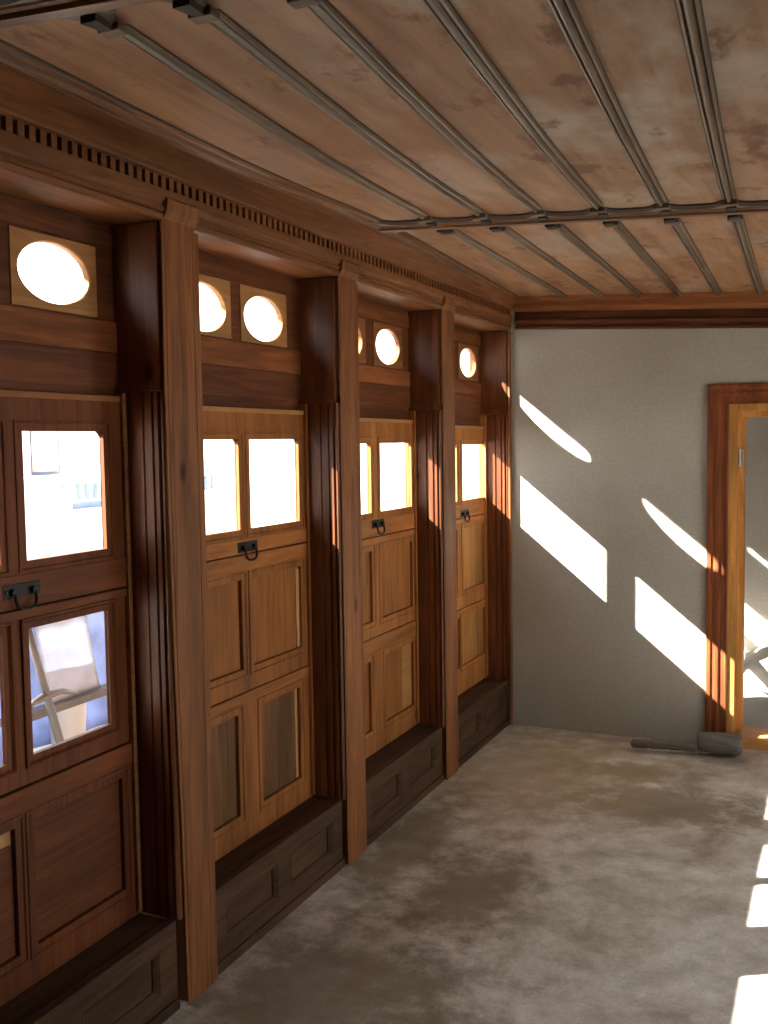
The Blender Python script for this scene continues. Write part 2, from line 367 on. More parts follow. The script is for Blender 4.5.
# ------------------------------------------------------------------ posts with reveals
def fluted(bm, s, y_face, x_front, z0, z1):
    """fluted lining: profile in x/y, extruded in z. s=-1 faces the camera (towards -y)."""
    def Y(v): return y_face + s * v
    pr = [(-0.17, -0.02), (x_front, -0.02), (x_front, 0.0), (x_front - 0.006, 0.006), (x_front - 0.011, 0.006), (x_front - 0.014, -0.003),
          (x_front - 0.019, -0.003), (x_front - 0.022, 0.007), (x_front - 0.034, 0.007), (x_front - 0.037, -0.002), (x_front - 0.042, -0.002),
          (x_front - 0.045, 0.004), (x_front - 0.068, 0.004), (x_front - 0.071, -0.003), (x_front - 0.076, -0.003), (x_front - 0.079, 0.002),
          (-0.17, 0.002)]
    loft(bm, [[(x, Y(v), z) for x, v in pr] for z in (z0, z1)])
def post(k, label):
    a = Y1 + (k - 1) * P; b = a + PW
    root = empty('window_post', (0, (a + b) / 2, 0)); tag(root, label, 'post', 'posts between the window bays')
    bm = NB()                                            # main timber, beaded front corners, notched foot
    pr = [(-0.205, a + 0.018), (-0.004, a + 0.018), (-0.004, a + 0.008), (-0.002, a + 0.004), (0.0, a + 0.006), (0.0, a + 0.016), (-0.003, a + 0.0185), (0.0, a + 0.021),
          (0.0, b - 0.036), (-0.003, b - 0.034), (0.0, b - 0.031), (0.0, b - 0.024), (-0.004, b - 0.022), (-0.010, b - 0.021), (-0.010, b - 0.018), (-0.205, b - 0.018)]
    TAPER = {0: ((FZ - 0.004, 0.0), (2.262, 0.0)), 1: ((FZ - 0.004, 0.016), (0.45, 0.009), (1.0, -0.004), (1.45, -0.011), (1.8, -0.011), (2.262, -0.005))}
    loft(bm, [[(x, y + (t_ if y < (a + b) / 2 else 0.0), z) for x, y in pr] for z, t_ in TAPER.get(k, TAPER[0])])
    # pointed cap against the cornice
    loft(bm, [[(-0.05, a + 0.004, z), (xx, a + 0.004, z), (xx, b - 0.022, z), (-0.05, b - 0.022, z)] for z, xx in ((2.225, 0.002), (2.245, 0.016), (2.276, 0.020), (2.286, 0.010))])
    obj('shaft', bm, M['post'], root)
    bm = NB(); box(bm, -0.06, -0.004, b - 0.018, b + 0.003, FZ - 0.003, 2.215, bev=0.004); obj('corner_bead', bm, M['post'], root)
    for s, yf in ((-1, a + 0.002), (1, b - 0.002)):
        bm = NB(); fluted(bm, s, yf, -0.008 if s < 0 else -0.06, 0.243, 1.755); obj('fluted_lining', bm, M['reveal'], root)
        bm = NB()
        y_in = yf - s * 0.017; y_out = yf + s * 0.008
        xf = -0.016 if s < 0 else -0.062
        box(bm, -0.17, xf, min(y_in, y_out), max(y_in, y_out), 1.757, 2.218, bev=0.003)
        box(bm, -0.17, xf - 0.03, min(yf, yf + s * 0.014), max(yf, yf + s * 0.014), 1.757, 1.785, bev=0.003)
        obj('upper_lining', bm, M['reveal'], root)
        if s < 0:
            bm = NB(); box(bm, xf + 0.001, xf + 0.008, y_in - 0.012, y_in + 0.008, 1.78, 2.215, bev=0.002); obj('corner_strip', bm, M['surround_old'], root)  # bead in paler wood, painting the highlight on the front edge
    return root
post(0, 'wooden post just in front of the first window bay, beside the photographer')
post(1, 'nearest tall wooden post, between the bay with lower glass and the second bay')
post(2, 'tall wooden post between the second and the third window bay')
post(3, 'far slim-looking wooden post between the third and the last window bay')
# half post in the corner by the end wall
root = empty('corner_lining', (-0.08, D - 0.01, 0)); tag(root, 'fluted wooden lining in the corner against the grey end wall', 'lining')
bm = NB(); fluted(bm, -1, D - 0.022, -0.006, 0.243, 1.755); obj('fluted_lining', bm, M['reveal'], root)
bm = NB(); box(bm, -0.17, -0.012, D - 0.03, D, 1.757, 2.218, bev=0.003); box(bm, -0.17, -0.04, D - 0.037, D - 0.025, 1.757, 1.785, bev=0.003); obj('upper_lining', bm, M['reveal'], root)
bm = NB(); box(bm, -0.006, 0.006, D - 0.03, D, FZ - 0.003, 2.215, bev=0.003); obj('corner_bead', bm, M['post'], root)

# ------------------------------------------------------------------ window bays
def oval_board(bm, x0, x1, ya, yb, za, zb, cy, cz, ry, rz, n=48, flare=0.004):
    def sq(ang):
        c, s = math.cos(ang), math.sin(ang)
        t = []
        if c > 1e-9: t.append((yb - cy) / c)
        if c < -1e-9: t.append((ya - cy) / c)
        if s > 1e-9: t.append((zb - cz) / s)
        if s < -1e-9: t.append((za - cz) / s)
        m_ = min(t); return cy + c * m_, cz + s * m_
    angs = [2 * math.pi * i / n for i in range(n)]
    for yy in (ya, yb):
        for zz in (za, zb):
            g = math.atan2(zz - cz, yy - cy) % (2 * math.pi)
            k = min(range(n), key=lambda i: abs(angs[i] - g)); angs[k] = g
    outer = [sq(a) for a in angs]; inner = [(cy + ry * math.cos(a), cz + rz * math.sin(a)) for a in angs]
    infl = [(cy + (ry + flare) * math.cos(a), cz + (rz + flare) * math.sin(a)) for a in angs]
    loops = [[(x0, y, z) for y, z in outer], [(x1, y, z) for y, z in outer], [(x1, y, z) for y, z in infl], [(x1 - flare, y, z) for y, z in inner], [(x0, y, z) for y, z in inner]]
    loft(bm, loops, True, False, wrap=True)
MOULD = [(-0.002, XS - 0.004), (-0.002, XS + 0.003), (0.004, XS + 0.004), (0.008, XS - 0.001), (0.011, XS - 0.005), (0.020, XS - 0.008), (0.026, XS - 0.011), (0.026, XS - 0.0135), (-0.002, XS - 0.0135)]
def sash(bm, x1, th, ya, yb, za, zb, rects, glazed=True):
    if glazed:
        rects_plate(bm, x1 - 0.014, x1, ya, yb, za, zb, rects)
        rects_plate(bm, x1 - th, x1 - 0.0143, ya, yb, za, zb, [(r[0] - 0.02, r[1] + (0.034 if r is rects[0] else 0.05), r[2] - 0.02, r[3] + 0.02) for r in rects])
    else: rects_plate(bm, x1 - th, x1, ya, yb, za, zb, rects)
def corner_blocks(bm, r, x0, x1):
    for y, s in ((r[1], -1),):
        loft(bm, [[(x, y - s * 0.001, r[3] + 0.001), (x, y + s * 0.016, r[3] + 0.001), (x, y - s * 0.001, r[3] - 0.016)] for x in (x0, x1)])
# per bay: right light (y0, y1), z of sash top, pane top, pane bottom, seam, middle opening, rail, lower opening, foot
BAY = [
    dict(r=(1.878, 2.176), top=1.742, pt=1.645, pb=1.322, seam=1.205, m=(1.150, 0.828), rail=0.757, low=(0.664, 0.338), foot=0.243, lr=(1.866, 2.208)),
    dict(r=(2.920, 3.258), top=1.727, pt=1.622, pb=1.317, seam=1.232, m=(1.146, 0.838), rail=0.758, low=(0.690, 0.341), foot=0.243, lr=(2.960, 3.234)),
    dict(r=(3.985, 4.332), top=1.709, pt=1.603, pb=1.303, seam=1.196, m=(1.138, 0.827), rail=0.757, low=(0.657, 0.350), foot=0.247, lr=(4.012, 4.332)),
    dict(r=(5.030, 5.394), top=1.690, pt=1.590, pb=1.290, seam=1.196, m=(1.140, 0.800), rail=0.709, low=(0.662, 0.394), foot=0.250, lr=(5.003, 5.405))]
WLAB = ['nearest window bay, reddish, with glass in its upper and middle sash', 'second window bay, glass above and wood panels below, behind the nearest post',
        'third window bay, between the two far posts, with two wooden sashes of panels', 'last window bay, honey-coloured, in the corner by the grey end wall']
HOLES = []
def handle(k, yc, zc, parent):
    h = NB(); box(h, XS - 0.002, XS + 0.006, yc - 0.062, yc + 0.062, zc - 0.018, zc + 0.018, bev=0.002)
    for s in (-1, 1):
        tube(h, [(XS + 0.004, yc + s * 0.034, zc - 0.002), (XS + 0.018, yc + s * 0.034, zc - 0.002)], 0.009, 10)
        tube(h, [(XS + 0.004, yc + s * 0.052, zc), (XS + 0.009, yc + s * 0.052, zc)], 0.005, 8)
    o = obj('pull_handle', h, M['iron'], parent); o['label'] = 'black iron pull handle'
    b_ = NB()
    pts = [(XS + 0.014, yc - 0.034, zc - 0.004), (XS + 0.019, yc - 0.034, zc - 0.022), (XS + 0.021, yc - 0.030, zc - 0.036), (XS + 0.022, yc - 0.018, zc - 0.043), (XS + 0.022, yc, zc - 0.045),
           (XS + 0.022, yc + 0.018, zc - 0.043), (XS + 0.021, yc + 0.030, zc - 0.036), (XS + 0.019, yc + 0.034, zc - 0.022), (XS + 0.014, yc + 0.034, zc - 0.004)]
    tube(b_, pts, 0.0042, 8)
    return o, b_
def mouldings(bm, rects):
    for r in rects: ring(bm, *r, MOULD)
def lights(bay, key, c):
    y0, y1 = bay[key]; return [(2 * c - y1, 2 * c - y0), (y0, y1)]
for k, B in enumerate(BAY):
    s = Y1 + (k - 1) * P + PW; e = Y1 + k * P; c = (s + e) / 2
    if k == 3: e = D - 0.02
    ya, yb = s + 0.006, e - 0.006
    root = empty('window_%d' % (k + 1), (XS, c, 0.243)); tag(root, WLAB[k], 'window', kind='structure')
    sm, rm = M['sash%d' % k], M['rail%d' % k]
    TH = 0.038
    # outer frame behind the sashes
    la, lb = lights(B, 'r', c)
    rr = [(la[0] - 0.035, lb[1] + 0.075, B['pb'] - 0.03, B['pt'] + 0.045)]
    if k == 0: rr += [(la[0] - 0.035, lb[1] + 0.075, B['m'][1] - 0.03, B['m'][0] + 0.03)]
    bm = NB(); rects_plate(bm, -0.205, -0.191, ya - 0.016, yb + (0.016 if k < 3 else 0.024), B['foot'] - 0.1, 1.80, rr); o = obj('outer_frame', bm, sm, root)
    # upper sash with two panes
    U = [(a, b_, B['pb'], B['pt']) for a, b_ in lights(B, 'r', c)]
    bm = NB(); sash(bm, XS, TH, ya, yb, B['seam'] + 0.002, B['top'], U); mouldings(bm, [(r[0] - 0.026, r[1] + 0.026, r[2] - 0.026, r[3] + 0.026) for r in U])
    for r in U: corner_blocks(bm, r, XS - 0.0139, XS - 0.009)
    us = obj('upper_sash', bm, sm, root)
    bm = NB(); box(bm, XS + 0.0005, XS + 0.004, ya + 0.002, yb - 0.002, B['seam'] + 0.003, B['pb'] - 0.032, bev=0.0015); obj('bottom_rail', bm, rm, us)
    bm = NB(); box(bm, XS - TH, XS + 0.003, ya + 0.002, yb - 0.002, B['top'] - 0.014, B['top'] + 0.002, bev=0.0015); obj('top_edge', bm, M['surround'] if k else M['surround_old'], us)  # paler wood paints the light caught by the top chamfer
    for r in U:
        bm = NB(); box(bm, XS - 0.0185, XS - 0.0155, r[0] - 0.012, r[1] + 0.012, r[2] - 0.012, r[3] + 0.012); g = obj('glass_pane', bm, M['glass'], us)
    # middle sash
    Mr = [(a, b_, B['m'][1], B['m'][0]) for a, b_ in lights(B, 'r', c)]
    bm = NB(); sash(bm, XS - (0.004 if k == 0 else 0), TH, ya, yb, B['rail'] + 0.002, B['seam'] - 0.002, Mr, k == 0); mouldings(bm, [(r[0] - 0.026, r[1] + 0.026, r[2] - 0.026, r[3] + 0.026) for r in Mr])
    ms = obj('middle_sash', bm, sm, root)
    bm = NB(); box(bm, XS - 0.0005, XS + 0.004, ya + 0.002, yb - 0.002, B['m'][0] + 0.03, B['seam'] - 0.003, bev=0.0015); obj('top_rail', bm, rm, ms)
    for q, r in enumerate(Mr):
        if k == 0:
            bm = NB(); box(bm, XS - 0.0185, XS - 0.0155, r[0] - 0.012, r[1] + 0.012, r[2] - 0.012, r[3] + 0.012); obj('glass_pane', bm, M['glass'], ms)
        else:
            bm = NB(); box(bm, XS - 0.032, XS - 0.0132, r[0] + 0.0005, r[1] - 0.0005, r[2] + 0.0005, r[3] - 0.0005)
            obj('wood_panel', bm, [None, M['panel_orange'], M['sash2'], M['panel_yellow']][k], ms)
            if q == 1 and k == 1:  # light on the panel edge painted as a pale strip
                bm = NB(); box(bm, XS - 0.0135, XS - 0.0085, r[1] - 0.024, r[1] - 0.001, r[2] + 0.002, r[3] - 0.01, bev=0.002); obj('pale_strip', bm, M['sliver'], ms)['label'] = 'pale strip painted as the lit moulding edge'
    # lower panel
    Lr = [(a, b_, B['low'][1], B['low'][0]) for a, b_ in lights(B, 'lr', c)]
    bm = NB(); sash(bm, XS, TH, ya, yb, B['foot'], B['rail'] - 0.002, Lr, False); mouldings(bm, [(r[0] - 0.026, r[1] + 0.026, r[2] - 0.026, r[3] + 0.026) for r in Lr])
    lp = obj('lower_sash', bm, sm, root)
    bm = NB(); box(bm, XS - 0.0005, XS + 0.004, ya + 0.002, yb - 0.002, B['low'][0] + 0.03, B['rail'] - 0.003, bev=0.0015); obj('top_rail', bm, rm, lp)
    for q, r in enumerate(Lr):
        bm = NB(); box(bm, XS - 0.032, XS - 0.0132, r[0] + 0.0005, r[1] - 0.0005, r[2] + 0.0005, r[3] - 0.0005)
        obj('wood_panel', bm, [M['panel_red'], M['panel_grey'], M['panel_orange'], M['panel_yellow']][k], lp)
        if q == 1 and k in (1, 2):  # pale strips stand in for light on the right-hand panel edges
            w_ = 0.016 if k == 1 else 0.11
            bm = NB(); box(bm, XS - 0.0140, XS - 0.0120, r[1] - w_ - 0.004, r[1] - 0.004, r[2] + 0.004, r[3] - 0.004, bev=0.001)
            obj('pale_strip', bm, M['sliver'] if k == 1 else M['surround'], lp)['label'] = 'pale strip painted as light along the panel edge'
        if q == 0 and k == 0:
            bm = NB(); box(bm, XS - 0.0140, XS - 0.0120, r[1] - 0.10, r[1] - 0.004, r[3] - 0.04, r[3] - 0.006, bev=0.001); obj('pale_strip', bm, M['sliver'], lp)
    # handle straddling the seam, on the upper sash rail
    zc = {0: 1.252, 1: 1.257, 2: 1.252, 3: 1.222}[k]
    o, bb = handle(k, {0: 1.852, 1: 2.888, 2: 3.943, 3: 5.045}[k], zc, us)
    bail = obj('handle_bail', bb, M['iron'], us, smooth=True)
    # pale stop bead beside the sash on the far side
    bm = NB(); box(bm, XS - 0.03, XS + 0.012, yb - 0.018, yb - 0.002, B['foot'] + 0.01, 1.753, bev=0.002); obj('stop_bead', bm, M['surround_old'] if k == 0 else sm, root)
    # head board closing the gap above the sash
    # transom with two ovals
    XT = -0.168
    so = {0: (1.880, 2.194), 1: (2.914, 3.226), 2: (3.975, 4.29), 3: (5.035, 5.35)}[k]
    dz = {0: 0, 1: 0, 2: -0.014, 3: -0.018}[k]
    S = [(2 * c - so[1], 2 * c - so[0], 1.957 + dz, 2.150 + dz), (so[0], so[1], 1.957 + dz, 2.150 + dz)]
    bm = NB(); rects_plate(bm, -0.189, XT, ya - 0.004, yb + 0.004, B['top'] + 0.004, 2.40, S); rects_plate(bm, -0.205, -0.1895, ya - 0.004, yb + 0.004, 1.801, 2.40, [(q0 - 0.02, q1 + 0.03, q2 - 0.01, q3 + 0.02) for q0, q1, q2, q3 in S]); box(bm, -0.222, -0.2055, s - 0.02, e + 0.018, 1.80, 1.90); box(bm, -0.222, -0.2055, s - 0.02, e + 0.018, 2.2, 2.4); box(bm, -0.222, -0.2055, s - 0.02, s + 0.03, 1.9, 2.2); box(bm, -0.222, -0.2055, e - 0.03, e + 0.018, 1.9, 2.2)
    tr = obj('transom', bm, M['transom'], root)
    bm = NB(); box(bm, XT, XT + 0.008, ya, yb, 1.866, 1.952 + dz, bev=0.002); obj('transom_rail', bm, M['transom_rail'], tr)
    bm = NB(); box(bm, XT - 0.001, XT + 0.006, ya, yb, 1.768, 1.864, bev=0.002); obj('transom_board', bm, M['transom'], tr)
    bm = NB(); box(bm, XT, XT + 0.005, ya, yb, 2.158 + dz, 2.196, bev=0.002); obj('head_rail', bm, M['transom'] if k < 2 else M['transom_rail'], tr)
    for (a, b_, z0, z1) in S:
        cy = (a + b_) / 2; cz = {0: 2.055, 1: 2.047, 2: 2.036, 3: 2.036}[k]
        bm = NB(); oval_board(bm, XT - 0.018, XT + 0.004, a + 0.0015, b_ - 0.0015, z0 + 0.0015, z1 - 0.0015, cy, cz, 0.130, 0.078)
        so_ = obj('oval_surround', bm, M['surround'] if k < 2 else M['surround_old'], tr, smooth=False)
        bm = NB()
        n = 40
        loft(bm, [[(x, cy + 0.127 * math.cos(2 * math.pi * i / n), cz + 0.075 * math.sin(2 * math.pi * i / n)) for i in range(n)] for x in (XT - 0.013, XT - 0.011)])
        obj('oval_pane', bm, M['glass'], tr)
    # ---- window seat / plinth under the bay
    pr_ = empty('panelled_plinth', (-0.05, c, 0)); PL = ['under the nearest bay, dark, at the lower edge of the photo', 'under the second bay, between the two nearest posts', 'under the third bay, between the two far posts', 'under the last bay, touching the grey end wall']
    tag(pr_, 'low panelled wooden plinth ' + PL[k], 'plinth', 'plinths under the window bays')
    p0, p1 = s + 0.0035, e - 0.001
    hw = (p1 - p0)
    PR = [(p0 + 0.075, p0 + 0.075 + (hw - 0.23) / 2, 0.052, 0.188), (p1 - 0.075 - (hw - 0.23) / 2, p1 - 0.075, 0.052, 0.188)]
    bm = NB(); rects_plate(bm, -0.05, -0.022, p0, p1, FZ - 0.003, 0.2405, PR)
    prof = [(-0.001, -0.0225), (0.004, -0.020), (0.012, -0.026), (0.020, -0.034), (0.020, -0.045), (-0.001, -0.045)]
    for r in PR: ring(bm, *r, prof)
    box(bm, -0.022, -0.012, p0 + 0.002, p1 - 0.002, FZ - 0.002, 0.014, bev=0.003)
    obj('front_frame', bm, M['plinth'], pr_)
    for r in PR:
        bm = NB(); box(bm, -0.048, -0.039, r[0] - 0.003, r[1] + 0.003, r[2] - 0.003, r[3] + 0.003); obj('recessed_panel', bm, M['plinth'], pr_)
    bm = NB(); box(bm, -0.19, -0.0505, p0, p1, 0.20, 0.2385, bev=0.002); box(bm, -0.052, -0.020, p0, p1, 0.219, 0.2425, bev=0.004); obj('ledge', bm, M['plinth'], pr_)
    bm = NB(); rects_plate(bm, -0.26, -0.20, p0, p1, -0.1, 0.25, []); obj('back_board', bm, M['plinth'], pr_)
# fill between bays behind the posts and above
bm = NB()
box(bm, -0.30, -0.262, Y1 - P, D, 2.22, 2.62); box(bm, -0.262, -0.206, Y1 - P, D - 0.001, 2.405, 2.62)
tag(obj('trim_3', bm, M['transom']), 'outer boarding behind the window posts', 'trim', kind='structure')

# ------------------------------------------------------------------ cornice over the bays (continuous)
yA, yB = -2.38, D - 0.002
cor = empty('trim_1', (0.05, 2, 2.2)); tag(cor, 'long wooden cornice with a row of dentils above the windows', 'cornice', kind='structure')
bm = NB()
prof = [(-0.20, 2.222), (-0.006, 2.222), (0.000, 2.226), (0.004, 2.236), (0.000, 2.243), (0.006, 2.246), (0.006, 2.256), (0.001, 2.259), (0.004, 2.268), (0.012, 2.275), (0.014, 2.297), (0.014, 2.3015), (-0.03, 2.3015), (-0.03, 2.333), (-0.20, 2.333)]
loft(bm, [[(x, y, z) for x, z in prof] for y in (yA, yB)])
obj('architrave', bm, M['cornice'], cor)
bm = NB()
n = int((yB - yA) / 0.0346)
for i in range(n):
    y = yA + i * 0.0346
    box(bm, -0.0295, 0.016, y, y + 0.0195, 2.3010, 2.3335)
obj('dentil_row', bm, M['cornice'], cor)
bm = NB()
cove = []
for y, xe in ((yA, 0.168), (0.0, 0.168), (3.25, 0.172), (yB, 0.075)):
    lp = [(-0.2, y, 2.3335), (0.020, y, 2.334), (0.028, y, 2.336), (0.030, y, 2.341)]
    for t_ in range(1, 6):
        u = t_ / 5; lp.append((0.030 + (xe - 0.030) * u, y, 2.341 + (CZ(xe) - 2.341) * (u ** 0.8)))
    lp += [(xe, y, 2.45), (-0.2, y, 2.45)]
    cove.append(lp)
loft(bm, cove); obj('cove_board', bm, M['cornice'], cor)

# ------------------------------------------------------------------ ceiling
ceil = empty('ceiling', (1.5, 2, 2.30)); tag(ceil, 'boarded wooden ceiling with grey half-round battens', 'ceiling', kind='structure')
SK = 0.055
RE = [0.212 + 0.198 * i for i in range(0, 18)]      # right edges of battens at the middle beam
BWD = 0.037
SEC = [(YR, 1.385), (1.385, 3.335), (3.335, D)]
def bx_(xr, y):                                     # battens are a little splayed
    if y <= 3.335: return xr + (SK if xr > 0.3 else 0.0) * (3.2 - y) * (1 if xr > 0.3 else 1)
    return xr - (0.032 if xr > 0.3 else 0.07) * (y - 3.335)
def strip(bm, xl, xr, ys, zlo, zhi):
    loops = []
    for y in ys:
        l, r = xl(y), xr(y)
        loops.append([(l, y, CZ(l, y) + zlo), (r, y, CZ(r, y) + zlo), (r, y, CZ(r, y) + zhi), (l, y, CZ(l, y) + zhi)])
    loft(bm, loops)
def batten(bm, xr, ys):
    for y in ys: pass
    loops = []
    W = BWD if xr > 0.3 else 0.078
    pr = [(-0.003, 0), (-0.003, -0.002), (0.001, -0.003), (0.003, -0.009), (0.009, -0.011), (0.013, -0.005), (0.016, -0.011), (0.020, -0.017), (0.025, -0.019), (0.030, -0.017), (0.034, -0.011), (0.037, -0.005), (0.041, -0.011), (0.047, -0.009), (0.049, -0.003), (0.053, -0.002), (0.053, 0)]
    for y in ys:
        r = bx_(xr, y); l = r - W
        lp = [(l + p * W / 0.05, y, CZ(r, y) + q) for p, q in pr] + [(r, y, CZ(r, y) + 0.012), (l, y, CZ(r, y) + 0.012)]
        loops.append(lp)
    loft(bm, loops)
    n_ = len(loops[0])
    bm.faces.ensure_lookup_table()
    for fi, f in enumerate(bm.faces):                    # painted shade and grime along both edges and in the two quirks
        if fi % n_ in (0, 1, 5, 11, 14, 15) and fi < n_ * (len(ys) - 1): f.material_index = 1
for si, (s0, s1) in enumerate(SEC):
    if si == 0: ys = [s0, 0.0, s1]
    elif si == 1: ys = [s0 + (s1 - s0) * i / 8 for i in range(9)]
    else: ys = [s0, (s0 + s1) / 2, s1]
    edges = [x for x in RE if x < XR + 0.15]
    for i in range(len(edges) - 1):
        
        bm = NB(); strip(bm, lambda y: bx_(edges[i], y) - BWD / 2 + 0.001, lambda y: bx_(edges[i + 1], y) - BWD / 2 - 0.001, ys, 0.0, 0.02)
        obj('ceiling_board', bm, M['board_brown'] if i < 2 else M['board_mid'] if (i < 3 or si == 2) else M['board'], ceil)
    for i in range(len(edges)):
        e0, e1 = ((s0, 1.245), (1.515, 3.205), (3.455, D - 0.06))[si]
        if i == 0: e0, e1 = s0, (s1 if si < 2 else D - 0.06)
        y_s = [e0 + (e1 - e0) * j / 8 for j in range(9)]
        bm = NB(); batten(bm, edges[i], y_s)
        o = obj('border_moulding' if i == 0 else 'batten', bm, [M['border'] if i == 0 else M['batten'], M['shade_grime']], ceil)
# crossing beams with scalloped edging and wedge blocks
def cross_beam(yc, label):
    x0 = 0.165; x1 = XR
    bm = NB()
    pr = [(-0.030, 0.004), (-0.030, -0.014), (-0.026, -0.018), (-0.012, -0.018), (-0.008, -0.026), (0.020, -0.026), (0.026, -0.020), (0.030, -0.020), (0.030, 0.004)]
    loft(bm, [[(x, yc + a, CZ(x, yc) + b_) for a, b_ in pr] for x in (x0, 1.0, 2.0, x1)])
    o = obj('cross_beam', bm, M['beam'], ceil)
    edges = [x for x in RE if x < XR]
    for i in range(len(edges)):
        # scalloped edging strip between two battens: wide at the battens, narrow in the middle
        for sgn in (-1, 1):
            xa = bx_(edges[i], yc) ; xb = (bx_(edges[i + 1], yc) if i + 1 < len(edges) else XR) - BWD
            n = 16; top = []; bot = []
            for j in range(n + 1):
                u = j / n; x = xa - 0.026 + (xb - xa + 0.05) * u
                w = abs(2 * u - 1)
                d = 0.030 + 0.020 + 0.088 * max(0.0, (w - 0.25) / 0.75) ** 2.2
                top.append((x, d))
            loops = []
            for (x, d) in top:
                z = CZ(x, yc)
                loops.append([(x, yc + sgn * 0.0305, z + 0.001), (x, yc + sgn * 0.0305, z - 0.015), (x, yc + sgn * (d - 0.014), z - 0.015), (x, yc + sgn * d, z - 0.007), (x, yc + sgn * d, z + 0.001)])
            bm = NB(); loft(bm, loops); bm.faces.ensure_lookup_table()
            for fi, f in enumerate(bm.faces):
                if fi < 5 * n and fi % 5 in (2, 3): f.material_index = 1  # dark bevel paints the shadow line under the scallops
            obj('scalloped_edging', bm, [M['block'], M['shade_grime']], o)
    for i, xr in enumerate(edges):
        if i == 0: continue
        for sgn in (-1, 1):
            y1 = yc + sgn * 0.128
            r = bx_(xr, y1) ; l = r - BWD
            z = CZ(r, yc)
            bm = NB(); box(bm, l - 0.006, r + 0.006, min(yc + sgn * 0.098, y1), max(yc + sgn * 0.098, y1), z - 0.024, z - 0.0095, bev=0.003)
            obj('end_block', bm, M['block'], o)
            bm = NB()
            loft(bm, [[(l + 0.002, yc + sgn * 0.046, zz), (l + 0.036, yc + sgn * 0.046, zz), (r - 0.002, yc + sgn * 0.088, zz), (l + 0.014, yc + sgn * 0.092, zz)] for zz in (z - 0.027, z - 0.0145)])
            obj('wedge', bm, M['dark'], o)
cross_beam(1.385, '')
cross_beam(3.335, '')

# cornice over the end wall
ecr = empty('trim_2', (1.8, D, 2.2)); tag(ecr, 'dark wooden cornice along the top of the grey end wall', 'cornice', kind='structure')
def ecz(x): return -0.055 * x
def end_cornice(name, prof, mat):
    bm = NB(); loft(bm, [[(x, D + a, z + ecz(x)) for a, z in prof] for x in (0.036, 1.2, 2.0, XR)]); obj(name, bm, mat, ecr)
end_cornice('frieze', [(0.0, 2.228), (-0.012, 2.228), (-0.020, 2.234), (-0.020, 2.242), (-0.008, 2.246), (-0.008, 2.258), (-0.020, 2.262), (-0.024, 2.270), (-0.024, 2.280), (-0.010, 2.286), (-0.010, 2.325), (0.0, 2.325)], M['cornice_shade'])
end_cornice('crown_moulding', [(0.0, 2.3255), (-0.028, 2.3255), (-0.040, 2.330), (-0.056, 2.338), (-0.060, 2.348), (-0.062, 2.376), (-0.070, 2.392), (-0.085, 2.400), (-0.085, 2.42), (0.0, 2.42)], M['cornice_x'])

# ------------------------------------------------------------------ doorway in the end wall
dr = empty('door_1', (DX0, D, 0)); tag(dr, 'open doorway with dark outer casing and pale pine lining', 'doorway', kind='structure')
XC0 = 1.066
bm = NB()
def casing_profile(w): return [(0, 0.0), (0, -0.024), (0.006, -0.028), (0.022, -0.028), (0.026, -0.022), (0.040, -0.022), (0.044, -0.026), (0.060, -0.026), (0.066, -0.018), (w - 0.012, -0.018), (w - 0.008, -0.024), (w, -0.022), (w, 0.0)]
Wc = 0.104
loops = []
for (d, y) in casing_profile(Wc):
    xl, xr, zt = XC0 + d, (DX1 + (DX0 - XC0)) - d, 1.880 - d
    loops.append([(xl, D + y, FZ - 0.003), (xl, D + y, zt), (xr, D + y, zt), (xr, D + y, FZ - 0.003)])
rows = [[bm.verts.new(p) for p in lp] for lp in loops]
for i in range(len(rows)):
    a, b_ = rows[i], rows[(i + 1) % len(rows)]
    for j in range(3): bm.faces.new((a[j], a[j + 1], b_[j + 1], b_[j]))
for j in (0, 3): bm.faces.new([r[j] for r in rows])
obj('casing', bm, M['door_case'], dr)
def lining(x_out, x_in, y0, y1, zt_out, zt_in):
    bm = NB(); W = DX1 + DX0
    for (a, b_) in ((x_out, x_in), (W - x_in, W - x_out)): box(bm, a, b_, y0, y1, 0.0, zt_in, bev=0.002)
    box(bm, x_out, W - x_out, y0, y1, zt_in, zt_out, bev=0.002)
    return bm
obj('jamb', lining(XC0 + Wc, 1.2085, D - 0.012, D + 0.20, 1.775, 1.742), M['door_jamb'], dr)
obj('door_stop', lining(1.207, 1.238, D + 0.085, D + 0.20, 1.743, 1.712), M['door_jamb'], dr)
bm = NB(); box(bm, 1.212, 1.236, D + 0.076, D + 0.086, 1.455, 1.545, bev=0.002); tube(bm, [(1.216, D + 0.074, 1.453), (1.216, D + 0.074, 1.547)], 0.006, 10)
obj('hinge', bm, M['steel'], dr)['label'] = 'small steel hinge'
bm = NB(); box(bm, 1.20, DX1 + 0.02, D - 0.004, D + 0.21, -0.02, 0.046, bev=0.005); obj('threshold', bm, M['threshold'], dr)

